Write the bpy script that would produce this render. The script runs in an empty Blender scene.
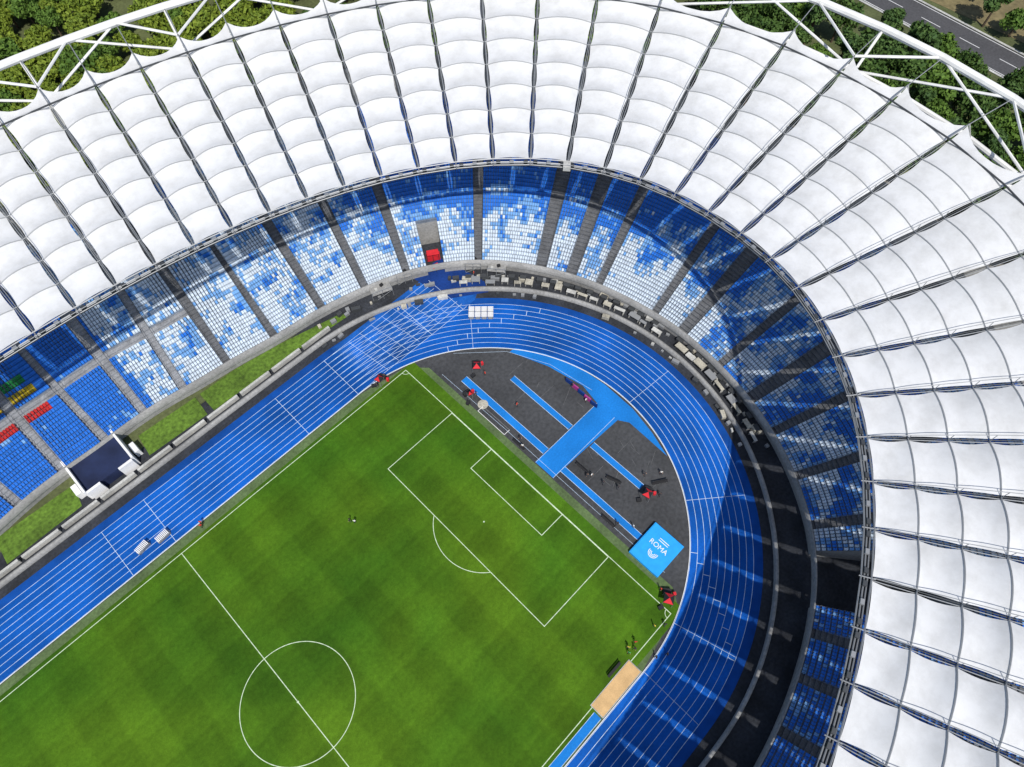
import bpy, numpy as np, math, random
from mathutils import Vector
rng=np.random.default_rng(7); random.seed(7)
D=bpy.data; SC=bpy.context.scene

# ------------------------------------------------------------------ materials
def mat(name,col,rough=0.8,noise=None,spec=0.3,metal=0.0,bump=0.0):
    m=D.materials.new(name); m.use_nodes=True; nt=m.node_tree; b=nt.nodes['Principled BSDF']
    b.inputs['Base Color'].default_value=(*col,1); b.inputs['Roughness'].default_value=rough
    b.inputs['Specular IOR Level'].default_value=spec; b.inputs['Metallic'].default_value=metal
    if noise:
        tc=nt.nodes.new('ShaderNodeTexCoord'); last=None
        for sc,am in noise:
            n=nt.nodes.new('ShaderNodeTexNoise'); n.inputs['Scale'].default_value=sc; n.inputs['Detail'].default_value=5
            nt.links.new(tc.outputs['Object'],n.inputs['Vector'])
            mr=nt.nodes.new('ShaderNodeMapRange'); mr.inputs['From Min'].default_value=0.25; mr.inputs['From Max'].default_value=0.75
            mr.inputs['To Min'].default_value=1-am; mr.inputs['To Max'].default_value=1+am
            nt.links.new(n.outputs['Fac'],mr.inputs['Value'])
            if last is None: last=mr.outputs['Result']
            else:
                mu=nt.nodes.new('ShaderNodeMath'); mu.operation='MULTIPLY'
                nt.links.new(last,mu.inputs[0]); nt.links.new(mr.outputs['Result'],mu.inputs[1]); last=mu.outputs[0]
        vm=nt.nodes.new('ShaderNodeVectorMath'); vm.operation='SCALE'; vm.inputs[0].default_value=col
        nt.links.new(last,vm.inputs['Scale']); nt.links.new(vm.outputs[0],b.inputs['Base Color'])
    return m
def attrmat(name,rough=0.6,spec=0.3):
    m=D.materials.new(name); m.use_nodes=True; nt=m.node_tree; b=nt.nodes['Principled BSDF']
    a=nt.nodes.new('ShaderNodeAttribute'); a.attribute_name='Col'
    nt.links.new(a.outputs['Color'],b.inputs['Base Color']); b.inputs['Roughness'].default_value=rough
    b.inputs['Specular IOR Level'].default_value=spec
    return m

M_conc=mat('concrete',(0.27,0.27,0.265),0.9,[(0.15,0.3),(2.0,0.25)])
M_step=mat('terrace_concrete',(0.15,0.18,0.23),0.9,[(0.2,0.3),(3,0.25)])
M_aisle=mat('aisle_concrete',(0.11,0.115,0.125),0.9,[(0.5,0.3),(3,0.3)])
M_paisle=mat('pale_aisle_concrete',(0.24,0.25,0.27),0.9,[(0.5,0.3),(3,0.3)])
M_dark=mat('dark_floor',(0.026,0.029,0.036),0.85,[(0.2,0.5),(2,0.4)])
M_asph=mat('asphalt',(0.05,0.052,0.056),0.9,[(0.08,0.35),(1.5,0.3)])
M_white=mat('white_paint',(0.75,0.75,0.75),0.6,[(0.5,0.12)])
M_wconc=mat('pale_concrete',(0.42,0.42,0.40),0.85,[(0.3,0.3),(3,0.25)])
M_beige=mat('beige_panels',(0.38,0.36,0.30),0.8,[(0.4,0.35),(3,0.3)])
M_steel=mat('dark_steel',(0.06,0.065,0.07),0.5,None,0.5,0.3)
M_gsteel=mat('grey_steel',(0.26,0.27,0.28),0.5,None,0.5,0.2)
M_wsteel=mat('white_steel',(0.70,0.70,0.68),0.5,[(0.3,0.15)])
M_line=mat('line_paint',(0.50,0.62,0.75),0.7,[(1.0,0.3)])
M_pline=mat('pitch_paint',(0.52,0.62,0.45),0.8,[(1.5,0.3)])
M_blk=mat('black_plastic',(0.02,0.02,0.022),0.6)
M_red=mat('red_fabric',(0.55,0.02,0.03),0.7,[(1.5,0.2)])
M_mag=mat('magenta_panel',(0.35,0.04,0.22),0.6)
M_sand=mat('sand',(0.58,0.38,0.18),0.95,[(0.6,0.15),(8,0.12)])
M_mat=mat('mat_blue',(0.02,0.33,0.78),0.6,[(1.0,0.1)])
M_lblue=mat('runway_blue',(0.01,0.17,0.53),0.8,[(0.15,0.2),(3,0.12)],0.15)
M_navy=mat('navy_surface',(0.008,0.035,0.17),0.8,[(0.2,0.35),(2,0.2)],0.15)

def mkobj(name,V,F,mats,fm=None,parent=None,smooth=False,cols=None):
    me=D.meshes.new(name); V=np.asarray(V,dtype=np.float32)
    if isinstance(F,np.ndarray):
        nf=len(F); k=F.shape[1]
        me.vertices.add(len(V)); me.vertices.foreach_set('co',V.ravel())
        me.loops.add(nf*k); me.loops.foreach_set('vertex_index',F.astype(np.int32).ravel())
        me.polygons.add(nf); me.polygons.foreach_set('loop_start',np.arange(0,nf*k,k,dtype=np.int32))
        me.polygons.foreach_set('loop_total',np.full(nf,k,dtype=np.int32))
        me.update(calc_edges=True)
    else:
        me.from_pydata(V.tolist(),[],[tuple(int(i) for i in f) for f in F])
    for m in (mats if isinstance(mats,(list,tuple)) else [mats]): me.materials.append(m)
    if fm is not None: me.polygons.foreach_set('material_index',np.asarray(fm,dtype=np.int32))
    if smooth: me.polygons.foreach_set('use_smooth',np.ones(len(me.polygons),dtype=bool))
    if cols is not None:
        ca=me.color_attributes.new('Col','FLOAT_COLOR','POINT'); ca.data.foreach_set('color',np.asarray(cols,dtype=np.float32).ravel())
    me.update()
    o=D.objects.new(name,me); SC.collection.objects.link(o)
    if parent: o.parent=parent
    return o
def empty(name):
    o=D.objects.new(name,None); SC.collection.objects.link(o); return o

class MB:
    def __init__(s): s.V=[];s.F=[];s.M=[]
    def quad(s,a,b,c,d,m=0):
        n=len(s.V); s.V+=[a,b,c,d]; s.F.append((n,n+1,n+2,n+3)); s.M.append(m)
    def tri(s,a,b,c,m=0):
        n=len(s.V); s.V+=[a,b,c]; s.F.append((n,n+1,n+2)); s.M.append(m)
    def box(s,c,size,rot=0,m=0):
        cx,cy,cz=c; hx,hy,hz=[v/2 for v in size]; cr,sr=math.cos(rot),math.sin(rot); n=len(s.V)
        for dz in (-hz,hz):
            for dx,dy in ((-hx,-hy),(hx,-hy),(hx,hy),(-hx,hy)):
                s.V.append((cx+dx*cr-dy*sr,cy+dx*sr+dy*cr,cz+dz))
        for f in ((3,2,1,0),(4,5,6,7),(0,1,5,4),(1,2,6,5),(2,3,7,6),(3,0,4,7)):
            s.F.append(tuple(n+i for i in f)); s.M.append(m)
    def tube(s,p,q,r,m=0,k=5,r2=None):
        p=np.array(p,float);q=np.array(q,float);d=q-p;L=np.linalg.norm(d)
        if L<1e-6:return
        d/=L; a=np.array([0,0,1.0]) if abs(d[2])<0.9 else np.array([1.0,0,0])
        u=np.cross(d,a);u/=np.linalg.norm(u);v=np.cross(d,u); n=len(s.V); r2=r if r2 is None else r2
        for (c,rr) in ((p,r),(q,r2)):
            for i in range(k):
                t=2*math.pi*i/k; s.V.append(tuple(c+rr*(math.cos(t)*u+math.sin(t)*v)))
        for i in range(k):
            j=(i+1)%k; s.F.append((n+i,n+j,n+k+j,n+k+i)); s.M.append(m)
    def disc(s,c,r,z,m=0,k=24):
        n=len(s.V)
        for i in range(k): s.V.append((c[0]+r*math.cos(2*math.pi*i/k),c[1]+r*math.sin(2*math.pi*i/k),z))
        s.F.append(tuple(range(n,n+k))); s.M.append(m)
    def ribbon(s,pts,w,z,m=0,closed=False):
        P=np.array(pts,float); n=len(P)
        if closed: T=np.roll(P,-1,0)-np.roll(P,1,0)
        else:
            T=np.gradient(P,axis=0)
        T/=np.linalg.norm(T,axis=1)[:,None]; N=np.stack([-T[:,1],T[:,0]],1)*w/2
        A=P+N;B=P-N; b=len(s.V)
        for i in range(n): s.V+= [(A[i,0],A[i,1],z),(B[i,0],B[i,1],z)]
        for i in range(n if closed else n-1):
            j=(i+1)%n; s.F.append((b+2*i,b+2*i+1,b+2*j+1,b+2*j)); s.M.append(m)
    def obj(s,name,mats,parent=None,smooth=False): return mkobj(name,s.V,s.F,mats,s.M,parent,smooth)
def poly(name,pts,z,m,parent=None):
    return mkobj(name,[(x,y,z) for x,y in pts],[tuple(range(len(pts)))],m,None,parent)

# ------------------------------------------------------------------ ground
G=mkobj('ground',[(-2500,-2500,-0.05),(2500,-2500,-0.05),(2500,2500,-0.05),(-2500,2500,-0.05)],[(0,1,2,3)],
        mat('ground_soil_grass',(0.085,0.10,0.04),0.95,[(0.02,0.45),(0.2,0.3),(1.5,0.3)]))

def pitch_mat():
    m=D.materials.new('pitch_grass'); m.use_nodes=True; nt=m.node_tree; b=nt.nodes['Principled BSDF']; L=nt.links.new
    b.inputs['Roughness'].default_value=0.9; b.inputs['Specular IOR Level'].default_value=0.1
    tc=nt.nodes.new('ShaderNodeTexCoord'); sx=nt.nodes.new('ShaderNodeSeparateXYZ'); L(tc.outputs['Object'],sx.inputs[0])
    def math_(op,a,bv=None):
        n=nt.nodes.new('ShaderNodeMath'); n.operation=op
        for i,v in enumerate((a,bv)):
            if v is None: continue
            if isinstance(v,(int,float)): n.inputs[i].default_value=v
            else: L(v,n.inputs[i])
        return n.outputs[0]
    def stripe(sock,per,amt,soft=3.0):
        s=math_('SINE',math_('MULTIPLY',sock,2*math.pi/per)); s=math_('MULTIPLY',s,soft)
        n=nt.nodes.new('ShaderNodeClamp'); n.inputs['Min'].default_value=-1; n.inputs['Max'].default_value=1; L(s,n.inputs['Value'])
        return math_('MULTIPLY',n.outputs[0],amt)
    no=nt.nodes.new('ShaderNodeTexNoise'); no.inputs['Scale'].default_value=0.3; L(tc.outputs['Object'],no.inputs['Vector'])
    wob=math_('MULTIPLY',no.outputs['Fac'],0.8)
    a=stripe(math_('ADD',sx.outputs['X'],wob),10.5,0.085,4); c=stripe(math_('ADD',sx.outputs['Y'],wob),7.6,0.055,4)
    fine=stripe(math_('ADD',sx.outputs['Y'],wob),1.9,0.03,1.2)
    tot=math_('ADD',math_('ADD',math_('ADD',a,c),fine),1.0)
    for sc,am in ((0.03,0.28),(0.12,0.14),(1.6,0.22),(9.0,0.3)):
        n=nt.nodes.new('ShaderNodeTexNoise'); n.inputs['Scale'].default_value=sc; n.inputs['Detail'].default_value=6; n.inputs['Roughness'].default_value=0.65
        L(tc.outputs['Object'],n.inputs['Vector'])
        mr=nt.nodes.new('ShaderNodeMapRange'); mr.inputs['From Min'].default_value=0.25; mr.inputs['From Max'].default_value=0.75
        mr.inputs['To Min'].default_value=1-am; mr.inputs['To Max'].default_value=1+am; L(n.outputs['Fac'],mr.inputs['Value'])
        tot=math_('MULTIPLY',tot,mr.outputs[0])
    n2=nt.nodes.new('ShaderNodeTexNoise'); n2.inputs['Scale'].default_value=0.04; n2.inputs['Detail'].default_value=4; L(tc.outputs['Object'],n2.inputs['Vector'])
    mx=nt.nodes.new('ShaderNodeMix'); mx.data_type='RGBA'; mx.inputs['A'].default_value=(0.034,0.100,0.006,1); mx.inputs['B'].default_value=(0.062,0.130,0.007,1)
    mr=nt.nodes.new('ShaderNodeMapRange'); mr.inputs['From Min'].default_value=0.35; mr.inputs['From Max'].default_value=0.65; L(n2.outputs['Fac'],mr.inputs['Value']); L(mr.outputs[0],mx.inputs['Factor'])
    vm=nt.nodes.new('ShaderNodeVectorMath'); vm.operation='SCALE'; L(mx.outputs['Result'],vm.inputs[0]); L(tot,vm.inputs['Scale']); L(vm.outputs[0],b.inputs['Base Color'])
    return m
M_grass=pitch_mat()
M_fringe=mat('grass_border',(0.085,0.13,0.05),0.9,[(0.2,0.3),(2,0.3)])
M_strip=mat('verge_grass',(0.085,0.155,0.018),0.9,[(0.15,0.4),(1.5,0.5)])

CX=42.2
def stad(r,n=96,x0=CX):
    a=np.linspace(-math.pi/2,math.pi/2,n)
    R_=np.stack([x0+r*np.cos(a),r*np.sin(a)],1); L_=np.stack([-x0-r*np.cos(a),-r*np.sin(a)],1)
    return np.vstack([R_,L_])
def ring(name,A,B,z,m,parent=None):
    n=len(A); V=np.vstack([np.c_[A,np.full(n,z)],np.c_[B,np.full(n,z)]]); F=np.array([[i,(i+1)%n,n+(i+1)%n,n+i] for i in range(n)])
    return mkobj(name,V,F,m,None,parent)

poly('infield_asphalt',[tuple(p) for p in stad(36.6)],0.0,M_asph)
poly('pitch_border_grass',[(-56.5,-36.3),(42.2,-36.3),(54.2,-34.2),(56.2,-31.5),(56.2,31),(53.0,34.6),(42.2,36.3),(-56.5,36.3)],0.012,M_fringe)
poly('football_pitch',[(-54.5,-35.2),(54.6,-35.2),(54.9,34.6),(-54.5,34.8)],0.022,M_grass)
b=MB()
def line(x0,y0,x1,y1,w=0.13,z=0.03,m=0,bb=None):
    bb=bb or b; d=np.array([x1-x0,y1-y0],float); L=np.linalg.norm(d); d/=L; n=np.array([-d[1],d[0]])*w/2; e=d*w/2
    p=np.array([x0,y0])-e; q=np.array([x1,y1])+e
    bb.quad((*(p+n),z),(*(p-n),z),(*(q-n),z),(*(q+n),z),m)
def rect(x0,y0,x1,y1,**k):
    line(x0,y0,x1,y0,**k)
    line(x0,y1,x1,y1,**{**k,'z':k.get('z',0.03)})
    zz=k.get('z',0.03)+0.004; kk={**k,'z':zz}
    line(x0,y0,x0,y1,**kk); line(x1,y0,x1,y1,**kk)
rect(-52.5,-34,52.5,34); line(0,-34,0,34,z=0.038)
rect(36,-20.16,52.4,20.16,z=0.04); rect(47,-9.16,52.4,9.16,z=0.042)
rect(-52.4,-20.16,-36,20.16,z=0.04); rect(-52.4,-9.16,-47,9.16,z=0.042)
a=np.linspace(0,2*math.pi,97)[:-1]; b.ribbon(np.stack([9.15*np.cos(a),9.15*np.sin(a)],1),0.12,0.046,closed=True)
for sgn in (1,-1):
    t=math.acos(5.5/9.15); a=np.linspace(math.pi-t,math.pi+t,30) if sgn>0 else np.linspace(-t,t,30)
    b.ribbon(np.stack([sgn*41.5+9.15*np.cos(a),9.15*np.sin(a)],1),0.12,0.046)
b.disc((0,0),0.18,0.05); b.disc((41.5,0),0.15,0.05)
for sx in (1,-1):
    for sy in (1,-1):
        a0=np.linspace(0,math.pi/2,10); b.ribbon(np.stack([sx*(52.5-np.cos(a0)),sy*(34-np.sin(a0))],1),0.1,0.048)
b.obj('pitch_lines',[M_pline])

# ------------------------------------------------------------------ running track
M_track=mat('track_blue',(0.004,0.085,0.38),0.75,[(0.03,0.55),(0.15,0.28),(2.5,0.15)],0.12)
M_track2=mat('track_apron_blue',(0.004,0.055,0.26),0.75,[(0.05,0.3),(0.5,0.2)],0.12)
ring('running_track',stad(36.5),stad(47.6),0.03,M_track)
ring('track_apron',stad(47.6),stad(49.2),0.026,M_track2)
M_chute=mat('chute_blue',(0.010,0.085,0.34),0.75,[(0.07,0.6),(0.3,0.4),(2.5,0.15)],0.12)
mkobj('track_chute',[(47,36.6,0.036),(74.5,36.6,0.036),(77.5,38.5,0.036),(76.0,48.8,0.036),(45,48.8,0.036)],[(0,1,2,3,4)],M_chute)
mkobj('chute_apron',[(70.5,41,0.042),(78,36,0.042),(79.5,39,0.042),(77,50.5,0.042),(69,50.5,0.042)],[(0,1,2,3,4)],M_navy)
b=MB()
for i in range(10): b.ribbon(stad(36.6+1.22*i),0.075,0.05,closed=True)
for i in range(10):
    y=36.6+1.22*i; line(42.2,y,72-0.25*i,y,w=0.075,z=0.056,bb=b)
for x in (42.2,62,71,30,-8,0.5): line(x,36.6,x,47.6,w=0.08,z=0.062,bb=b)
for k,x in enumerate(np.linspace(50,68,7)): line(x,36.6+0.2*k,x-1.4,47.6,w=0.05,z=0.064,bb=b)
for ang in (50,-5,-40,-75,-90,90):
    t=math.radians(ang); c,s_=math.cos(t),math.sin(t); line(CX+36.6*c,36.6*s_,CX+47.6*c,47.6*s_,w=0.07,z=0.066,bb=b)
for k in range(9):
    for base,st in ((58,3.3),(-55,2.6)):
        t=math.radians(base-k*st); r0=36.6+1.22*k; c,s_=math.cos(t),math.sin(t)
        line(CX+r0*c,r0*s_,CX+(r0+1.22)*c,(r0+1.22)*s_,w=0.1,z=0.07,bb=b)
b.obj('track_lane_lines',[M_line])
b=MB(); b.ribbon(stad(36.45),0.12,0.09,closed=True); b.obj('track_kerb',[M_wsteel])

# D-zone
fe=empty('field_event_runways')
poly('javelin_runway',[(56.4,-3.2),(74,-4.0),(74,1.2),(56.4,1.4)],0.034,M_lblue,fe)
poly('high_jump_apron',[(70.4,22.0),(71.8,21.9),(75.2,16.4),(77.6,9.7),(78.3,3),(78.0,-4.5),(76.6,-10.5),(74.8,-15.6),(75.2,-6),(74.0,-4.0),(74,1.2),(75,6),(73.4,14)],0.038,M_lblue,fe)
RW=((59.4,1.5,24.1,1.5),(59.0,-22,-3.3,1.3),(66.4,1.5,17.3,1.25),(66.6,-16.1,-3.9,1.25))
for nm,(x,y0,y1,w) in zip(('pole_vault_runway','pole_vault_runway_b','long_jump_runway','long_jump_runway_b'),RW):
    poly(nm,[(x-w/2,y0),(x+w/2,y0),(x+w/2,y1),(x-w/2,y1)],0.03,M_lblue,fe)
poly('triple_jump_runway',[(-10,-36.1),(32.1,-36.1),(32.1,-34.7),(-10,-34.7)],0.05,M_lblue,fe)
b=MB()
for x,y0,y1,w in RW:
    for s_ in (-1,1): line(x+s_*w/2,y0,x+s_*w/2,y1,w=0.07,z=0.045,bb=b)
for y in (-3.2,1.3): line(56.4,y,74,y,w=0.07,z=0.046,bb=b)
for y in (-36.1,-34.7): line(-10,y,32,y,w=0.07,z=0.06,bb=b)
b.ribbon([(57.0,28),(57.3,10),(57.2,-10),(57.2,-29)],0.05,0.036)
b.ribbon([(62.0,30),(70,22.5),(74,14),(75.5,4)],0.05,0.05)
b.obj('runway_lines',[M_line],fe)
b=MB(); b.disc((58.0,17.2),1.05,0.052,0); b.obj('shot_put_circle',[M_beige])
b=MB(); r9=random.Random(5)
for i in range(26):
    x=r9.uniform(57.5,72);y=r9.uniform(-18,20);a_=r9.choice([0,math.pi/2,0.4,1.2]);L_=r9.uniform(1,5)
    line(x,y,x+L_*math.cos(a_),y+L_*math.sin(a_),w=0.05,z=0.012+0.0006*i,bb=b)
b.obj('infield_scuff_marks',[mat('grey_marks',(0.13,0.135,0.14),0.9,[(1,.4)])])
pe=empty('long_jump_sand_pit')
b=MB(); b.quad((32.5,-36.15,0.08),(41.8,-36.15,0.08),(41.8,-33.7,0.08),(32.5,-33.7,0.08)); b.obj('sand',[M_sand],pe)
b=MB()
for c,s_ in (((37.15,-36.22,0.06),(9.6,0.12,0.1)),((37.15,-33.62,0.06),(9.6,0.12,0.1)),((32.42,-34.92,0.06),(0.12,2.44,0.1)),((41.88,-34.92,0.06),(0.12,2.44,0.1))): b.box(c,s_)
b.obj('pit_kerb',[M_wconc],pe)

# ------------------------------------------------------------------ stands
th_k=np.radians([0,12,19,27,32,36.5,42.5,49,56.5,70,90]); r_k=np.array([97.5,96.3,94.6,91.6,88.6,85.2,79.9,74.6,68.6,63.4,61.0])
T_=np.radians(np.arange(0,360,0.25)); tt=np.abs(((T_+math.pi)%(2*math.pi))-math.pi); tt=np.where(tt>math.pi/2,math.pi-tt,tt)
r_=np.interp(tt,th_k,r_k); ker=np.exp(-0.5*(np.arange(-30,31)/11.0)**2); ker/=ker.sum()
r_=np.convolve(np.r_[r_[-60:],r_,r_[:60]],ker,'same')[60:-60]
FP=np.stack([r_*np.cos(T_),r_*np.sin(T_)],1)
seg=np.linalg.norm(np.roll(FP,-1,0)-FP,axis=1); S_=np.r_[0,np.cumsum(seg)]; LEN=S_[-1]
tg=np.roll(FP,-1,0)-np.roll(FP,1,0); tg/=np.linalg.norm(tg,axis=1)[:,None]; NR=np.stack([tg[:,1],-tg[:,0]],1)
FPc=np.vstack([FP,FP[:1]]); NRc=np.vstack([NR,NR[:1]])
def spos(s,d):
    s=np.asarray(s)%LEN
    x=np.interp(s,S_,FPc[:,0]);y=np.interp(s,S_,FPc[:,1]);nx=np.interp(s,S_,NRc[:,0]);ny=np.interp(s,S_,NRc[:,1]); l=np.hypot(nx,ny)
    return x+d*nx/l,y+d*ny/l
def th2s(deg): return np.interp(math.radians(deg%360),np.r_[T_,2*math.pi],S_)
NROW=46; TR=0.80; RI=0.34; Z0=2.6
aisles=[56.5,48.8,42.5,36.8,27.4,19.2,15.2,11.4,3.5,-0.6,-6.6,-11.9,-16.5,-22,-27.5,-38.5,-43,-48.5,-55,-63,-72,-82,-92,-102,-112,-122,64.8,73,80.5,88,96,104,112,122,129,136,142,148,154,160,166,172,178,184,190,196,202,208,215,222,229]
vom=[(33.0,1.9,8.6),(-33.0,4.6,20.0)]
AHD=lambda a_: 1.15 if a_ in (15.2,-0.6,-11.9,19.2) else 0.78
ais_s=sorted((th2s(a_),a_) for a_ in aisles)
brk=set(np.round(np.arange(0,LEN,1.6),3))
cuts=[]
for s,a_ in ais_s: cuts+= [(s-AHD(a_),s+AHD(a_))]
for a_,hw,dp in vom: cuts.append((th2s(a_)-hw,th2s(a_)+hw))
bl=[x for x in brk if not any(lo-0.5<x<hi+0.5 for lo,hi in cuts)]
for lo,hi in cuts: bl+=[lo,hi]
bl=sorted(x%LEN for x in bl); bl.append(bl[0]+LEN)
st=empty('stadium_stand')
V=[];F=[];FM=[]
def addq(p,m):
    n=len(V); V.extend(p); F.append((n,n+1,n+2,n+3)); FM.append(m)
def in_vom(sm):
    for a_,hw,dp in vom:
        if abs((sm-th2s(a_)+LEN/2)%LEN-LEN/2)<hw: return dp
    return 0
s66=th2s(66); s125=th2s(125)
for i in range(len(bl)-1):
    s0,s1=bl[i],bl[i+1]; sm=(s0+s1)/2; am=0
    for s,a_ in ais_s:
        if abs((sm-s+LEN/2)%LEN-LEN/2)<AHD(a_): am=4 if 66<a_<125 else 1
    dp=in_vom(sm); tribune=s66<sm<s125
    x0,y0=spos(s0,np.arange(NROW+1)*TR); x1,y1=spos(s1,np.arange(NROW+1)*TR)
    if not dp: addq([(x0[0],y0[0],0),(x1[0],y1[0],0),(x1[0],y1[0],Z0+0.0),(x0[0],y0[0],Z0+0.0)],2)
    for k in range(NROW):
        if k*TR<dp:
            z=0.03; addq([(x0[k],y0[k],z),(x0[k+1],y0[k+1],z),(x1[k+1],y1[k+1],z),(x1[k],y1[k],z)],3)
            zt=Z0+k*RI
            addq([(x0[k],y0[k],0),(x0[k+1],y0[k+1],0),(x0[k+1],y0[k+1],zt+.5),(x0[k],y0[k],zt+.5)],2)
            addq([(x1[k],y1[k],0),(x1[k+1],y1[k+1],0),(x1[k+1],y1[k+1],zt+.5),(x1[k],y1[k],zt+.5)],2)
            if (k+1)*TR>=dp: addq([(x0[k+1],y0[k+1],0),(x1[k+1],y1[k+1],0),(x1[k+1],y1[k+1],zt+.9),(x0[k+1],y0[k+1],zt+.9)],2)
            continue
        z=Z0+k*RI; mm=am
        if tribune and k in (14,15): mm=4
        addq([(x0[k],y0[k],z),(x0[k+1],y0[k+1],z),(x1[k+1],y1[k+1],z),(x1[k],y1[k],z)],mm)
        addq([(x0[k+1],y0[k+1],z),(x1[k+1],y1[k+1],z),(x1[k+1],y1[k+1],z+RI),(x0[k+1],y0[k+1],z+RI)],mm)
mkobj('terraces',V,np.array(F),[M_step,M_aisle,M_conc,M_dark,M_paisle],FM,st)
ss=np.linspace(0,LEN,260)
zt=Z0+NROW*RI
def prof(name,pts,m):
    Vp=[];Fp=[];n=len(ss)
    for d,z in pts:
        x,y=spos(ss,d); Vp.append(np.c_[x,y,np.full(n,z)])
    for j in range(len(pts)-1):
        for i in range(n-1): Fp.append((j*n+i,j*n+i+1,(j+1)*n+i+1,(j+1)*n+i))
    return mkobj(name,np.vstack(Vp),np.array(Fp),m,None,st)
prof('rear_deck',[(NROW*TR,zt),(NROW*TR+6,zt),(NROW*TR+6,zt+4),(NROW*TR+6.5,zt+4),(NROW*TR+6.5,0)],M_conc)
prof('front_parapet',[(-0.25,Z0-1.2),(-0.25,Z0+0.75),(0.02,Z0+0.75),(0.02,Z0+.01)],M_conc)
# seats: mosaic of blue / pale blue / white in patches
WH=np.array([0.56,0.64,0.73]); LB=np.array([0.17,0.36,0.66]); MB_=np.array([0.025,0.165,0.60])
NGA=rng.random((400,60)); NGB=rng.random((400,60))
def vnoise(NG,u,v):
    i=np.floor(u).astype(int);j=np.floor(v).astype(int);fu=u-i;fv=v-j; fu=fu*fu*(3-2*fu);fv=fv*fv*(3-2*fv)
    g=lambda a,c:NG[a%400,c%60]
    return (g(i,j)*(1-fu)+g(i+1,j)*fu)*(1-fv)+(g(i,j+1)*(1-fu)+g(i+1,j+1)*fu)*fv
lo_s,hi_s=th2s(-62)-LEN,th2s(118)
cuts_s=[]
for c0,c1 in cuts:
    for off in (-LEN,0): cuts_s.append((c0+off,c1+off))
cuts_s.sort()
SV=[];SCOL=[]
for k in range(NROW-1):
    d=k*TR+0.5; z=Z0+k*RI
    edges=[]; cur=lo_s
    for c0,c1 in cuts_s:
        if c1<lo_s or c0>hi_s: continue
        w=(c0+c1)/2; isv=in_vom(w)
        if isv and k*TR>=isv+0.8: continue
        if c0>cur: edges.append((cur,c0))
        cur=max(cur,c1)
    if cur<hi_s: edges.append((cur,hi_s))
    for e0,e1 in edges:
        if k in (14,15) and s66<(e0+e1)/2<s125: continue
        xx,yy=spos(np.linspace(e0,e1,8),d); bl_len=np.hypot(np.diff(xx),np.diff(yy)).sum()
        n=int((bl_len-0.2)/0.52)
        if n<1: continue
        s=e0+(np.arange(n)+0.5)/n*(e1-e0)
        x,y=spos(s,d); xb,yb=spos(s,d+1.0); nx,ny=xb-x,yb-y; tx,ty=-ny,nx
        th=np.degrees(np.arctan2(y,x))
        nA=vnoise(NGA,s/3.2+100,np.full(n,k/3.0)); nB=vnoise(NGB,s/1.3+50,np.full(n,k/1.4))
        nz=0.6*nA+0.4*nB-0.5
        dd=k*TR
        mid=np.interp(th,[-3,4,9,14,20,24,27,30,36,42,50],[8,12,10,6.5,7.5,10.5,11,7.5,7,10,22])
        fcur=(mid-dd)/7.0+nz*3.6
        fleft=np.where(x<13,-1.5+nz*2.4,0.62+nz*2.9-0.01*k)
        fright=np.where(th<-36,-0.75+nz*1.5,0.1+nz*4.0-0.01*k)
        f=np.where(th>46,fleft,np.where(th<-3,fright,fcur))
        f=f+rng.normal(0,0.34,n)
        col=np.where((f>0.35)[:,None],WH,np.where((f>-0.40)[:,None],LB,MB_))
        fl=(x<-1)&(y>0)
        for kk,cc in ((12,(0.45,0.03,0.03)),(13,(0.45,0.03,0.03)),(17,(0.45,0.33,0.02)),(18,(0.42,0.32,0.02)),(20,(0.02,0.22,0.06)),(21,(0.02,0.22,0.06))):
            if k==kk: col=np.where(fl[:,None],np.array(cc),col)
        col=col*(0.86+0.22*rng.random((n,1)))
        def P(a,bd,h): return np.stack([x+tx*a+nx*bd,y+ty*a+ny*bd,np.full(n,z+h)],1)
        hw=0.225
        q=[P(-hw,-.26,.44),P(hw,-.26,.44),P(hw,.14,.42),P(-hw,.14,.42),
           P(-hw,.14,.42),P(hw,.14,.42),P(hw,.24,.80),P(-hw,.24,.80),
           P(-hw,-.24,.12),P(hw,-.24,.12),P(hw,-.26,.44),P(-hw,-.26,.44)]
        SV.append(np.stack(q,1).reshape(-1,3)); SCOL.append(np.repeat(np.c_[col,np.ones(n)],12,0))
SV=np.vstack(SV);SCOL=np.vstack(SCOL); nF=len(SV)//4
mkobj('seats',SV,np.arange(nF*4).reshape(-1,4),attrmat('seat_plastic',0.5,0.3),None,st,cols=SCOL)
b=MB()
for s,a_ in ais_s:
    sw=(s+LEN/2)%LEN-LEN/2
    if not (lo_s<sw<hi_s or lo_s<s<hi_s): continue
    for sd in (-AHD(a_),AHD(a_)):
        for k in range(0,NROW-4,4):
            x0,y0=spos(s+sd,k*TR);x1,y1=spos(s+sd,(k+4)*TR)
            b.tube((x0,y0,Z0+k*RI+1.0),(x1,y1,Z0+(k+4)*RI+1.0),0.035,0,4)
            b.tube((x0,y0,Z0+k*RI),(x0,y0,Z0+k*RI+1.0),0.03,0,4)
b.obj('aisle_handrails',[M_steel],st)
gx_,gy_=spos(th2s(33.0),3.6); gx2,gy2=spos(th2s(33.0),4.6); ga=math.atan2(gy2-gy_,gx2-gx_)
ge=empty('tunnel_gate'); b=MB()
b.box((gx_,gy_,2.9),(1.5,2.6,0.12),ga,0); b.box((gx_,gy_,1.5),(0.15,3.0,2.7),ga,0)
for k_ in (-1.3,0,1.3): b.box((gx_-0.1-k_*math.sin(ga),gy_+k_*math.cos(ga),1.4),(0.3,0.12,2.8),ga,1)
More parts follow.
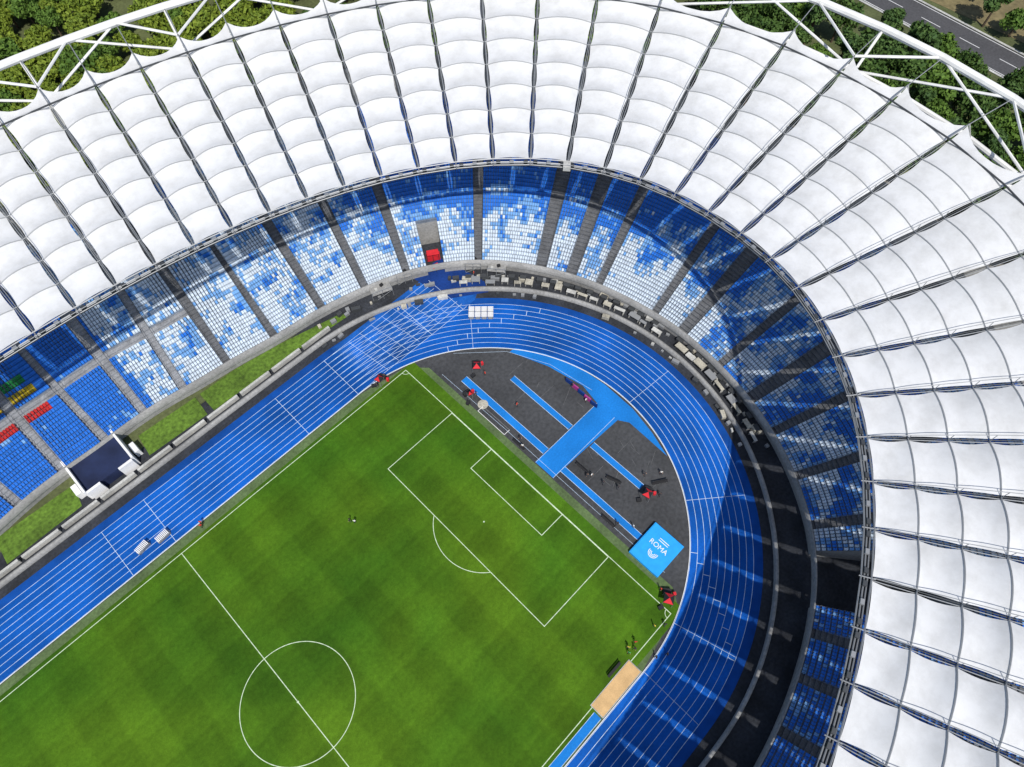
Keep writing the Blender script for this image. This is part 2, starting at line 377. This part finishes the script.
gx3,gy3=spos(th2s(33.0),0.4); b.box((gx3,gy3,2.2),(1.1,1.6,0.1),ga+.3,0); b.box((gx3,gy3,1.1),(.1,.1,2.1),ga,1)
b.obj('gate_panels',[M_red,M_blk],ge)
# moat + wall
A=stad(51.3,140)
thA=np.arctan2(A[:,1],A[:,0])
rF=np.interp(thA%(2*math.pi),np.r_[T_,2*math.pi],np.r_[r_,r_[:1]])+0.5
Bp=np.stack([rF*np.cos(thA),rF*np.sin(thA)],1)
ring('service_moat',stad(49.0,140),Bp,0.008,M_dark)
pts=stad(51.0,80); n=len(pts); q=stad(51.55,80)
pw_=empty('perimeter_wall')
V=[];F=[]
for (P_,z) in ((pts,0),(pts,1.15),(q,1.15),(q,0)): V+= [(x,y,z) for x,y in P_]
for j in range(3):
    for i in range(n): F.append((j*n+i,j*n+(i+1)%n,(j+1)*n+(i+1)%n,(j+1)*n+i))
mkobj('wall',V,np.array(F),M_conc,None,pw_)
b=MB(); rr=random.Random(3)
for a_ in np.arange(-31,60,3.15):
    if rr.random()<0.25: continue
    a2=a_+rr.uniform(-.5,.5); t=math.radians(a2); R0=52.9+rr.uniform(-.2,.5); wl=rr.uniform(1.4,2.6)
    c=(CX+R0*math.cos(t),R0*math.sin(t))
    b.box((c[0],c[1],1.2+rr.uniform(-.3,.15)),(0.9+rr.uniform(-.3,.6),wl,0.18),t+rr.uniform(-.06,.06),rr.choice([0,0,1,3]))
    for s_ in (-1,1):
        cc=(CX+R0*math.cos(t)-s_*.42*wl*math.sin(t),R0*math.sin(t)+s_*.42*wl*math.cos(t)); b.box((cc[0],cc[1],0.4),(0.7,0.12,0.78),t,1)
    t2=t+math.radians(1.6)
    b.box((CX+54.6*math.cos(t2),54.6*math.sin(t2),0.5),(0.9,1.4,1.0),t2,2)
for a_ in np.arange(-30,88,1.3):
    t=math.radians(a_+rr.uniform(-.5,.5)); R0=rr.choice([50.2,54.2,55.0]); s_=rr.uniform(.3,.9)
    b.box((CX+R0*math.cos(t),R0*math.sin(t),s_/2+.02),(s_,s_*rr.uniform(.8,2.4),s_),t+rr.uniform(-.3,.3),rr.choice([0,1,2,3,3]))
b.obj('cover_units',[M_beige,M_wconc,M_steel,M_gsteel],pw_)
for nm,pp in (('verge_grass',[(-22.5,54.2),(-8,54.6),(-7,59.5),(-22,60)]),('verge_grass',[(6,54.6),(18.6,54.2),(19,59.2),(6.6,59.8)]),('verge_grass',[(20,54.0),(36,53.8),(53,52.8),(52,54.4),(38,57.5),(28,59),(20,59.2)]),('verge_grass',[(-60,54.2),(-25,54.2),(-24.5,60),(-60,60)])):
    poly(nm,pp,0.05,M_strip)
b=MB()
for x in np.arange(-24,50,7.6): b.box((x,52.9,0.55),(6.9,0.5,1.1),0,0)
b.obj('concrete_barrier_wall',[M_wconc])
for (x,y,ro,w_,l_) in ((61.5,52.2,-.35,3,4.5),(67.5,51.6,-.5,2.2,3.2),(80.5,43.2,-.8,3,3.4),(82.8,38.2,-.9,2.2,4)):
    e=empty('camera_platform'); e.location=(x,y,0); e.rotation_euler=(0,0,ro); b=MB()
    for sx in (-1,0,1):
        for sy in (-1,1): b.tube((sx*l_/2,sy*w_/2,0),(sx*l_/2,sy*w_/2,3.1),0.06,0,5)
    b.box((0,0,2.1),(l_,w_,.12),0,1)
    for sy in (-1,1):
        b.tube((-l_/2,sy*w_/2,3.1),(l_/2,sy*w_/2,3.1),0.05,0,5); b.tube((-l_/2,sy*w_/2,0),(l_/2,sy*w_/2,2),0.05,0,5)
    b.box((0.4,0.2,2.7),(.7,.5,.5),.4,2); b.tube((0.4,.2,2.1),(0.4,.2,2.6),.08,2); b.box((-1,-.3,2.4),(.6,.6,.5),.1,3)
    b.obj('scaffold',[M_gsteel,M_conc,M_blk,M_wconc],e)
pl=empty('interview_platform')
b=MB(); b.box((-1,60.5,1.2),(9.2,11.5,2.4),0,0); b.obj('deck',[mat('deck_navy',(0.012,0.02,0.06),.8,[(.3,.4)])],pl)
b=MB()
for c,s_ in (((-5.8,60.5,1.6),(0.4,12.2,3.2)),((3.8,60.5,1.6),(0.4,12.2,3.2)),((-1,66.5,2.3),(9.1,0.4,4.2)),((-4.2,54.2,1.5),(2.7,0.5,3.0)),((2.2,54.2,1.5),(2.7,0.5,3.0)),((-6.9,57,0.9),(1.0,2.4,1.8)),((4.9,57,0.9),(1.0,2.4,1.8))): b.box(c,s_)
b.obj('parapet',[M_white],pl)

# ------------------------------------------------------------------ roof
NP=78; n_=2.2
def sell(a,b_,y0,t):
    c,s_=np.cos(t),np.sin(t); return np.stack([a*np.sign(c)*np.abs(c)**(2/n_),y0+b_*np.sign(s_)*np.abs(s_)**(2/n_)],1)
ZI,ZO,ZT=33.0,38.0,38.0
tt=np.linspace(0,2*math.pi,4001); C=sell(99.7,61.2,0.8,tt); sl=np.r_[0,np.cumsum(np.linalg.norm(np.diff(C,axis=0),axis=1))]; PER=sl[-1]
PH=0.34
sp=(np.arange(NP)+PH)/NP*PER
PI=np.stack([np.interp(sp,sl,C[:,0]),np.interp(sp,sl,C[:,1])],1)
gx=np.sign(PI[:,0])*np.abs(PI[:,0]/99.7)**(n_-1)/99.7; gy=np.sign(PI[:,1]-.8)*np.abs((PI[:,1]-.8)/61.2)**(n_-1)/61.2
NN=np.stack([gx,gy],1); NN/=np.linalg.norm(NN,axis=1)[:,None]
def hit(a,b_,y0):
    lo=np.zeros(NP);hi=np.full(NP,90.0)
    for _ in range(40):
        m=(lo+hi)/2; p=PI+NN*m[:,None]; f=np.abs(p[:,0]/a)**n_+np.abs((p[:,1]-y0)/b_)**n_
        lo=np.where(f<1,m,lo);hi=np.where(f<1,hi,m)
    return (lo+hi)/2
PO=PI+NN*hit(138,98,3.0)[:,None]; PT=PI+NN*hit(154.3,115.2,1.0)[:,None]; PQ=PI+NN*hit(148,109,1.5)[:,None]
ROWS=7; NV=6; NU=8
roof=empty('stadium_roof')
def base_z(v): return ZI+(ZO-ZI)*v-0.6*np.sin(np.pi*np.clip(v,0,1))
V=[];F=[]
rib=MB()
for j in range(NP):
    j2=(j+1)%NP
    for r0 in range(ROWS+1):
        vs=np.array([(r0+q_/NV)/ROWS for q_ in range(NV+1)]) if r0<ROWS else np.array([1.0,1.03,1.06,1.09])
        base=len(V); sgj=0.52+0.22*rng.random()
        for iv,v in enumerate(vs):
            ext=max(0,v-1)
            A_=PI[j]+(PO[j]-PI[j])*v; B_=PI[j2]+(PO[j2]-PI[j2])*v
            w=np.linalg.norm(B_-A_); fr=iv/NV if r0<ROWS else 0
            sg=math.sin(math.pi*fr)
            cr_=0.8*min(1,0.35+1.6*v)
            inset=(0.30+0.20*sg)/w if v<=1 else 0.24*(1-ext/.09)/w+0.002
            for iu in range(NU+1):
                u=inset+(1-2*inset)*iu/NU; uc=2*iu/NU-1
                z=base_z(v)+cr_*(1-uc*uc)-sgj*sg*(1-0.6*uc*uc)
                p=A_+(B_-A_)*u
                if r0==ROWS:
                    z=base_z(1)+0.8*(1-uc*uc)*(1-ext/0.14)+0.9*abs(uc)**3*ext/0.09-0.5*math.sin(math.pi*ext/.09)
                    out_=NN[j]*(1-u)+NN[j2]*u
                    p=p+out_*(ext/0.09)*(2.4*abs(uc)**2-0.8)
                V.append((p[0],p[1],z))
                if iv==0 and r0>0 and iu>0:
                    rib.tube((*V[-2][:2],V[-2][2]+.04),(*V[-1][:2],V[-1][2]+.04),0.11,0,4)
        for a_ in range(len(vs)-1):
            for c in range(NU):
                F.append((base+a_*(NU+1)+c,base+a_*(NU+1)+c+1,base+(a_+1)*(NU+1)+c+1,base+(a_+1)*(NU+1)+c))
def fabric():
    m=D.materials.new('roof_membrane'); m.use_nodes=True; nt=m.node_tree; L=nt.links.new
    b_=nt.nodes['Principled BSDF']; b_.inputs['Roughness'].default_value=0.6; b_.inputs['Specular IOR Level'].default_value=0.2
    tc=nt.nodes.new('ShaderNodeTexCoord'); n1=nt.nodes.new('ShaderNodeTexNoise'); n1.inputs['Scale'].default_value=0.3; n1.inputs['Detail'].default_value=9; n1.inputs['Roughness'].default_value=0.7; L(tc.outputs['Object'],n1.inputs['Vector'])
    cr=nt.nodes.new('ShaderNodeValToRGB'); cr.color_ramp.elements[0].position=0.3; cr.color_ramp.elements[0].color=(0.60,0.60,0.59,1); cr.color_ramp.elements[1].position=0.58; cr.color_ramp.elements[1].color=(0.74,0.745,0.745,1)
    L(n1.outputs['Fac'],cr.inputs[0]); L(cr.outputs[0],b_.inputs['Base Color'])
    tr=nt.nodes.new('ShaderNodeBsdfTranslucent'); tr.inputs['Color'].default_value=(0.8,0.8,0.78,1)
    mx=nt.nodes.new('ShaderNodeMixShader'); mx.inputs[0].default_value=0.16
    L(b_.outputs[0],mx.inputs[1]); L(tr.outputs[0],mx.inputs[2]); L(mx.outputs[0],nt.nodes['Material Output'].inputs['Surface'])
    return m
mo=mkobj('membrane',V,np.array(F),fabric(),None,roof,True)
rib.obj('membrane_arches',[mat('arch_grey',(0.28,0.29,0.30),.6)],roof)
b=MB()
def P3(j,v,dz=0,side=0):
    p=PI[j]+(PO[j]-PI[j])*v; t=np.array([-NN[j][1],NN[j][0]]); p=p+t*side; return (p[0],p[1],base_z(v)+dz)
top=lambda v:1.5*math.sin(math.pi*v)+0.4
for j in range(NP):
    K=ROWS
    for k in range(K):
        v0,v1=k/K,(k+1)/K
        b.tube(P3(j,v0,top(v0)),P3(j,v1,top(v1)),0.06,0,4)
        b.tube(P3(j,v0,-0.15,0.16),P3(j,v1,-0.15,0.16),0.07,1,4); b.tube(P3(j,v0,-0.15,-0.16),P3(j,v1,-0.15,-0.16),0.07,0,4)
        b.tube(P3(j,v0,-3.0*math.sin(math.pi*v0)-.4),P3(j,v1,-3.0*math.sin(math.pi*v1)-.4),0.07,1,4)
        if k<K-1:
            b.tube(P3(j,v1,top(v1)),P3(j,v1,-3.0*math.sin(math.pi*v1)-.4),0.05,0,4)
            b.tube(P3(j,v1,0.1,-0.55),P3(j,v1,0.1,0.55),0.07,0,4)
b.obj('radial_cable_trusses',[M_gsteel,M_steel],roof)
b=MB()
for j in range(NP):
    j2=(j+1)%NP
    b.tube((*PO[j],ZO+0.75),(*PO[j2],ZO+0.75),0.16,1,5)
    for off,dz,rad,mm in ((-1.3,-.3,.09,0),(-0.9,-.3,.09,0),(-.5,-.3,.09,0),(-1.6,0.6,.05,0),(-.15,.1,.12,0)):
        p=PI[j]+NN[j]*off; q=PI[j2]+NN[j2]*off; b.tube((*p,ZI+dz),(*q,ZI+dz),rad,mm,4)
    p=PI[j]-NN[j]*0.9; q=PI[j2]-NN[j2]*0.9
    ang=math.atan2(q[1]-p[1],q[0]-p[0])
    for f in (0.12,0.5,0.86):
        c=p*(1-f)+q*f; b.box((c[0],c[1],ZI+0.05),(0.7,0.5,0.4),ang,0 if f==0.5 else 1)
    b.box(((p[0]+q[0])/2,(p[1]+q[1])/2,ZI-0.55),(np.linalg.norm(q-p),0.8,0.06),ang,1)
    b.tube((*(PI[j]-NN[j]*1.6),ZI-0.2),(*(PI[j]+NN[j]*0.3),ZI+0.2),0.1,0,4)
jb=int(np.argmin((PI[:,0]-91.5)**2+(PI[:,1]-31)**2)); pb=PI[jb]-NN[jb]*1.2
b.box((pb[0],pb[1],ZI-.1),(1.5,1.3,.9),0.7,3)
b.obj('ring_cables_and_catwalk',[M_gsteel,M_steel,M_white,M_wconc],roof)
b=MB()
for j in range(NP):
    j2=(j+1)%NP
    t0=(*PT[j],ZT+1.2);t1=(*PT[j2],ZT+1.2); b.tube(t0,t1,0.75,0,10)
    q0=(*PQ[j],ZT-4.5);q1=(*PQ[j2],ZT-4.5); b.tube(q0,q1,0.5,0,8)
    o=(*(PO[j]+NN[j]*5.2),ZO+1.2)
    if j%3==0:
        for k in (-1,1):
            b.tube(o,(*PT[(j+k)%NP],ZT+1.2),0.26,0,6)
        b.tube(t0,q0,0.3,0,6); b.tube(q0,(*PT[(j+2)%NP],ZT+1.2),0.25,0,6); b.tube(q0,(*PT[(j-2)%NP],ZT+1.2),0.25,0,6)
        b.tube(q0,(*(PQ[j]+NN[j]*4),0),0.7,0,8)
        b.tube((*PO[j],ZO+.7),q0,0.2,0,6)
    else:
        b.tube(o,(*PQ[j],ZT-4.5),0.14,0,5)
    b.tube((*PO[j],ZO+.6),o,0.12,1,5)
    b.tube(o,(*PT[j],ZT+1.2),0.09,1,4)
b.obj('compression_ring',[M_wsteel,M_gsteel],roof)
# ------------------------------------------------------------------ surroundings
s2=np.linspace(0,2*math.pi,160)
def ell(a,b_,y0=0): return sell(a,b_,y0,s2)[:-1]
ring('concourse_paving',ell(130,95),ell(170,133),-0.01,mat('paving',(0.20,0.19,0.17),0.9,[(0.05,0.35),(0.8,0.3)]))
ys=np.linspace(-220,260,80)
def road_x(y): return 231+6*math.sin(y/70.0)
rp2=np.array([(road_x(y),y) for y in ys])
b=MB(); b.ribbon(rp2,12,0.0); rd=b.obj('road',[mat('road_asphalt',(0.07,0.07,0.075),.9,[(.1,.2),(1.5,.2)])])
b=MB(); b.ribbon(rp2+[5.5,0],0.2,0.006); b.ribbon(rp2-[5.5,0],0.2,0.006)
for i in range(0,78,2): b.ribbon(rp2[i:i+2],0.2,0.006)
b.obj('road_markings',[M_white])
b=MB()
for sd in (6.5,-6.5): b.ribbon(rp2+[sd,0],0.8,0.12)
b.obj('road_kerb',[M_wconc])
poly('dry_field',[(242,-200),(600,-200),(600,200),(241,200)],0.0,mat('dry_soil',(0.17,0.14,0.07),0.95,[(0.03,0.4),(0.5,0.4)]))
def leafmat(nm):
    m=D.materials.new(nm); m.use_nodes=True; nt=m.node_tree; L=nt.links.new; b_=nt.nodes['Principled BSDF']; b_.inputs['Roughness'].default_value=0.7; b_.inputs['Specular IOR Level'].default_value=0.2
    a_=nt.nodes.new('ShaderNodeAttribute'); a_.attribute_name='Col'; L(a_.outputs['Color'],b_.inputs['Base Color']); return m
M_leaf=leafmat('foliage'); M_bark=mat('bark',(0.09,0.065,0.045),0.9,[(2,0.3)])
def tree_mesh(name,h,cr,c0,c1,seed):
    r=np.random.default_rng(seed); b=MB(); b.tube((0,0,0),(0.2,0.1,h*0.45),0.35,0,7,0.22)
    lob=[]
    for i in range(9):
        a_=r.uniform(0,6.28); rad=cr*r.uniform(0.25,0.75); zz=h*r.uniform(0.5,0.85)
        lob.append((rad*math.cos(a_),rad*math.sin(a_),zz,cr*r.uniform(0.3,0.5))); b.tube((0.2,0.1,h*0.4),(lob[-1][0],lob[-1][1],zz),0.16,0,5,0.05)
    lob.append((0,0,h*0.85,cr*0.45))
    V=np.array(b.V);F=list(b.F);M=list(b.M); cols=[np.tile([0.09,0.065,0.045,1],(len(V),1))]
    Vs=[V];n0=len(V)
    for lx,ly,lz,lr in lob:
        n=190; d=r.normal(size=(n,3)); d/=np.linalg.norm(d,axis=1)[:,None]; rr_=lr*r.uniform(0.55,1.15,n)
        P_=np.array([lx,ly,lz])+d*rr_[:,None]*[1,1,.75]
        s_=r.uniform(0.2,0.5,n)[:,None]
        u=r.normal(size=(n,3));u/=np.linalg.norm(u,axis=1)[:,None]; v=np.cross(u,d+0.6*r.normal(size=(n,3)));v/=np.linalg.norm(v,axis=1)[:,None]
        Q=np.stack([P_-u*s_-v*s_*.6,P_+u*s_-v*s_*.6,P_+u*s_+v*s_*.6,P_-u*s_+v*s_*.6],1).reshape(-1,3)
        t=r.uniform(0,1,n)*0.6+0.4*r.random()
        col=np.array(c0)*(1-t[:,None])+np.array(c1)*t[:,None]
        cols.append(np.repeat(np.c_[col,np.ones(n)],4,0)); Vs.append(Q)
        F+=[(n0+4*i,n0+4*i+1,n0+4*i+2,n0+4*i+3) for i in range(n)]; M+=[1]*n; n0+=4*n
    me_o=mkobj(name,np.vstack(Vs),F,[M_bark,M_leaf],M,None,False,np.vstack(cols)); me=me_o.data; D.objects.remove(me_o); return me
TM=[tree_mesh('tree_crown_a',10,4.6,(0.04,0.09,0.015),(0.11,0.19,0.03),1),tree_mesh('tree_crown_b',12,5.2,(0.03,0.07,0.015),(0.08,0.14,0.03),2),tree_mesh('tree_crown_c',8,4.2,(0.08,0.13,0.015),(0.21,0.27,0.03),3),tree_mesh('tree_crown_d',13,4.0,(0.03,0.07,0.02),(0.08,0.14,0.035),4)]
tb=empty('tree_belt'); r=random.Random(11); cnt=0
def addtree(x,y,ms,sc=1.0):
    global cnt
    o=D.objects.new('tree_instance',r.choice(ms)); o.location=(x,y,-0.1); o.rotation_euler=(0,0,r.uniform(0,6.28)); s_=sc*r.uniform(0.75,1.25); o.scale=(s_,s_,s_*r.uniform(.85,1.15)); o.parent=tb; SC.collection.objects.link(o); cnt+=1
placed=[]
for i in range(9000):
    x=r.uniform(20,290); y=r.uniform(-75,250)
    f=(abs(x)/168)**2.2+(abs(y)/131)**2.2
    if f<1: continue
    if x*0.55+y>290: continue
    xr=road_x(y)
    if -18<x-xr<9: continue
    if x>242 and r.random()<0.95: continue
    md=5.0 if y>140 else 6.2
    if any((x-px)**2+(y-py)**2<md*md for px,py in placed): continue
    if math.sin(x*0.09+1)*math.sin(y*0.08)>0.6 and r.random()<0.85: continue
    placed.append((x,y))
    if x<115 and y>130: addtree(x,y,[TM[2],TM[2],TM[0],TM[2]],0.95)
    else: addtree(x,y,[TM[0],TM[1],TM[3]])

# ------------------------------------------------------------------ equipment
lm=empty('high_jump_landing_mat')
b=MB(); b.box((59.2,-25.4,0.4),(7.4,6.4,0.7),0,0); b.box((59.2,-25.4,0.79),(7.1,6.1,0.06),0,0); b.box((62.98,-25.4,0.3),(0.12,6.2,0.5),0,1); b.obj('mat_body',[M_mat,M_navy],lm)
cu=D.curves.new('txt','FONT'); cu.body='ROMA'; cu.size=1.3; cu.extrude=0.005; to=D.objects.new('mat_lettering',cu); SC.collection.objects.link(to)
to.location=(59.3,-23.5,0.83); to.rotation_euler=(0,0,-math.pi/2); to.parent=lm; cu.materials.append(M_white)
b=MB()
for i in range(3):
    a=np.linspace(-.3,math.pi+.3,16); b.ribbon(np.stack([58.2-(0.35+.26*i)*np.cos(a-math.pi/2),-25.4+(0.35+.26*i)*np.sin(a-math.pi/2)],1),0.12,0.832)
for i in range(2): b.quad((60.7+.4*i,-26.6,.83),(60.83+.4*i,-26.6,.83),(60.83+.4*i,-24.6,.83),(60.7+.4*i,-24.6,.83))
b.obj('mat_logo',[M_white],lm)

def hurdle_stack(x,y,rot,n=6):
    e=empty('hurdle_cart'); e.location=(x,y,0.03); e.rotation_euler=(0,0,rot); b=MB()
    for i in range(n):
        dx=(i-(n-1)/2)*0.26
        b.box((dx,0,0.95),(0.16,1.2,0.08),0,0)
        for s_ in (-.55,.55): b.box((dx,s_,0.5),(0.05,0.05,0.85),0,1); b.box((dx+.05,s_,0.08),(0.26,0.05,0.05),0,1)
    b.box((0,0,0.16),(n*0.28,0.9,0.06),0,1)
    for sx in (-1,1):
        for sy in (-.4,.4): b.tube((sx*n*.12,sy-.05,0.1),(sx*n*.12,sy+.05,0.1),0.1,2,10)
    b.obj('hurdles',[M_white,M_gsteel,M_blk],e)
for i in range(4):
    hurdle_stack(71.9+0.95*i,34.9-0.95*i,math.radians(45),5)
    hurdle_stack(70.9+0.95*i,33.9-0.95*i,math.radians(45),5)
hurdle_stack(-4.2,39.6,0.2,9); hurdle_stack(-0.6,38.8,0.1,9)
def canopy(x,y,rot,w=2.4):
    e=empty('event_canopy'); e.location=(x,y,0.03); e.rotation_euler=(0,0,rot); b=MB(); h=w/2
    for sx in (-h,h):
        for sy in (-h,h): b.tube((sx,sy,0),(sx,sy,2.1),0.04,1,5)
    c=[(-h,-h,2.1),(h,-h,2.1),(h,h,2.1),(-h,h,2.1)]
    for i in range(4):
        p,q=c[i],c[(i+1)%4]; b.tri(p,q,(0,0,2.8),0 if i%2 else 2); b.quad((p[0],p[1],1.85),(q[0],q[1],1.85),q,p,2)
    b.box((h+.7,0.3,0.4),(0.8,1.4,0.8),0.2,2); b.box((h+.6,-1.0,0.45),(0.5,0.5,0.9),0.5,0); b.box((-h-.5,.8,.25),(.6,.9,.5),.7,2)
    b.obj('canopy_frame_and_roof',[M_red,M_gsteel,M_blk],e)
for x,y,r0,w in ((46.9,35.3,0.3,1.3),(62.6,23.6,0.8,1.6),(65.6,-17.9,0.2,1.5),(53.6,-32.2,0.5,1.7),(57.2,20.0,1.2,0.8)): canopy(x,y,r0,w)
bs=empty('advertising_board')
b=MB(); p0=np.array([73.5,9.2]);p1=np.array([73.1,0.6])
for i in range(5):
    c=p0+(p1-p0)*(i+.5)/5; b.box((c[0],c[1],0.65),(0.25,1.6,1.2),0.05,0 if i%2 else 1); b.box((c[0]+.3,c[1],0.1),(0.8,0.1,0.1),0.05,2)
b.obj('board_panels',[M_mag,M_navy,M_gsteel],bs)
for x,y,ro in ((56.3,13.2,0),):
    e=empty('football_goal'); e.location=(x,y,0.03); b=MB()
    b.tube((0,-3.66,.06),(0,3.66,.06),.06,0,8); b.tube((0,-3.66,.06),(1.4,-3.66,.06),.06,0,8); b.tube((0,3.66,.06),(1.4,3.66,.06),.06,0,8); b.tube((1.4,-3.66,.1),(1.4,3.66,.1),.04,1,6)
    b.obj('goal_frame',[M_wsteel,M_gsteel],e)
def bench(x,y,rot,L=3.0):
    e=empty('team_bench'); e.location=(x,y,0.03); e.rotation_euler=(0,0,rot); b=MB()
    b.box((0,0,.45),(.4,L,.06),0,0); b.box((.2,0,.75),(.05,L,.35),0,0)
    for s_ in (-1,0,1): b.box((0,s_*L*.45,.22),(.36,.06,.42),0,1)
    b.obj('bench_frame',[M_blk,M_gsteel],e)
for a_ in ((56.6,6,0),(39,-32.9,math.pi/2),(61.5,-5.8,0),(63.8,-11.6,.3),(69.5,-18,1.0),(57.1,-16,0)): bench(*a_)

def person_mesh(name,pose,shirt,pants,hair=(0.03,0.02,0.015)):
    st_=pose
    J=[(0,0,.95,.13,.10),(0,0,1.15,.12,.09),(0,0,1.40,.17,.10),(0,0,1.50,.06,.06),(0,.01,1.56,.06,.06),(0,.02,1.66,.095,.105),(0,.01,1.75,.075,.085)]
    E=[(0,1),(1,2),(2,3),(3,4),(4,5),(5,6)]
    def add(p,r,par): J.append((*p,r,r)); E.append((par,len(J)-1)); return len(J)-1
    for sd in (-1,1):
        f=st_*sd
        h=add((.10*sd,0,.90),.09,0); k=add((.11*sd,.20*f+.03,.50),.062,h); a_=add((.11*sd,.18*f-.06*abs(f),.09),.042,k); add((.12*sd,.18*f+.14,.04),.04,a_)
        s_=add((.19*sd,0,1.41),.055,2); e=add((.25*sd,-.12*f,1.13),.042,s_); w=add((.24*sd,-.14*f+.12,.90),.03,e); add((.23*sd,-.14*f+.15,.80),.035,w)
    me=D.meshes.new(name); me.from_pydata([j[:3] for j in J],E,[]); o=D.objects.new(name,me); SC.collection.objects.link(o)
    sk=o.modifiers.new('s','SKIN'); su=o.modifiers.new('u','SUBSURF'); su.levels=1; su.render_levels=1
    for i,j in enumerate(J): me.skin_vertices[0].data[i].radius=(j[3],j[4])
    me.skin_vertices[0].data[0].use_root=True
    dg=bpy.context.evaluated_depsgraph_get(); nm=D.meshes.new_from_object(o.evaluated_get(dg)); D.objects.remove(o)
    nm.name=name; nm.materials.clear()
    skin=mat(name+'_skin',(0.45,0.27,0.18),.6)
    for m in (skin,mat(name+'_shirt',shirt,.8),mat(name+'_pants',pants,.8),mat(name+'_hair',hair,.6)): nm.materials.append(m)
    for p in nm.polygons:
        c=p.center; p.use_smooth=True
        if c.z>1.69 or (c.z>1.58 and c.y<-.02): p.material_index=3
        elif c.z>1.5: p.material_index=0
        elif c.z>.97: p.material_index=1 if not (abs(c.x)>.2 and c.z<1.2) else 0
        elif abs(c.x)>.19 and c.z>.7: p.material_index=0
        elif c.z>.1: p.material_index=2
        else: p.material_index=3
    return nm
PMs=[person_mesh('pm1',0.3,(0.75,0.75,0.72),(0.03,0.03,0.05)),person_mesh('pm2',0.6,(0.6,0.05,0.03),(0.03,0.03,0.04)),person_mesh('pm3',1.0,(0.03,0.03,0.04),(0.05,0.05,0.06)),person_mesh('pm4',0.2,(0.65,0.55,0.05),(0.02,0.05,0.12)),person_mesh('pm5',0.4,(0.05,0.35,0.10),(0.02,0.02,0.02))]
ppl=[(25.1,16.4,0),(24.6,17.2,2),(5.3,35.4,1),(5.6,36.0,1),(43.2,-32.3,3),(42.6,-32.9,4),(44.6,-32.6,1),(43.8,-33.2,2),(45.2,-36.5,2),(46.8,-37.5,2),(48.8,-33.2,3),(50.2,-34.4,2),(60.9,-7.5,2),(61.6,-8.1,0),(62.0,-10.6,2),(63.2,-13.2,2),(57.6,6.6,2),(56.8,5.2,0),(62.4,12.1,1),(58.4,19.5,2),(67.5,-19.5,2),(68.6,-15,2),(71,-17,0),(54.3,-30.2,1),(62.9,21.6,1),(48.2,35.6,2),(45.9,34.9,2),(57.9,-17.5,2),(59.5,-19.8,0),(73.2,7.2,2),(72.6,3.1,0),(78.9,41.5,1),(80.2,44.5,1)]
for x,y,k in ppl:
    o=D.objects.new('person',PMs[k]); o.location=(x,y,0.04); o.rotation_euler=(0,0,r.uniform(0,6.28)); SC.collection.objects.link(o)

# ------------------------------------------------------------------ light, world, camera
w=D.worlds.new('World'); SC.world=w; w.use_nodes=True; nt=w.node_tree; bg=nt.nodes['Background']
sky=nt.nodes.new('ShaderNodeTexSky'); sky.sky_type='NISHITA'; sky.sun_disc=False
SLOPE=0.60; AZX=0.40
sky.sun_elevation=math.atan2(1,math.hypot(SLOPE,AZX)); sky.sun_rotation=math.atan2(-AZX,-SLOPE)
nt.links.new(sky.outputs[0],bg.inputs[0]); bg.inputs[1].default_value=0.12
sl_=D.lights.new('sun','SUN'); sl_.energy=4.4; sl_.angle=math.radians(0.53); sl_.color=(1,0.96,0.9); so=D.objects.new('sun',sl_); SC.collection.objects.link(so)
so.rotation_euler=Vector((AZX,SLOPE,-1)).to_track_quat('-Z','Y').to_euler()
cam=D.cameras.new('camera'); co=D.objects.new('camera',cam); SC.collection.objects.link(co); SC.camera=co
co.location=(18.184,-30.585,119.971); co.rotation_euler=(0.507,0.003,-0.793)
cam.sensor_width=36; cam.lens=683/1024*36; cam.clip_end=6000; cam.clip_start=1
SC.view_settings.view_transform='Standard'; SC.view_settings.look='None'; SC.view_settings.exposure=0
print('trees',cnt)
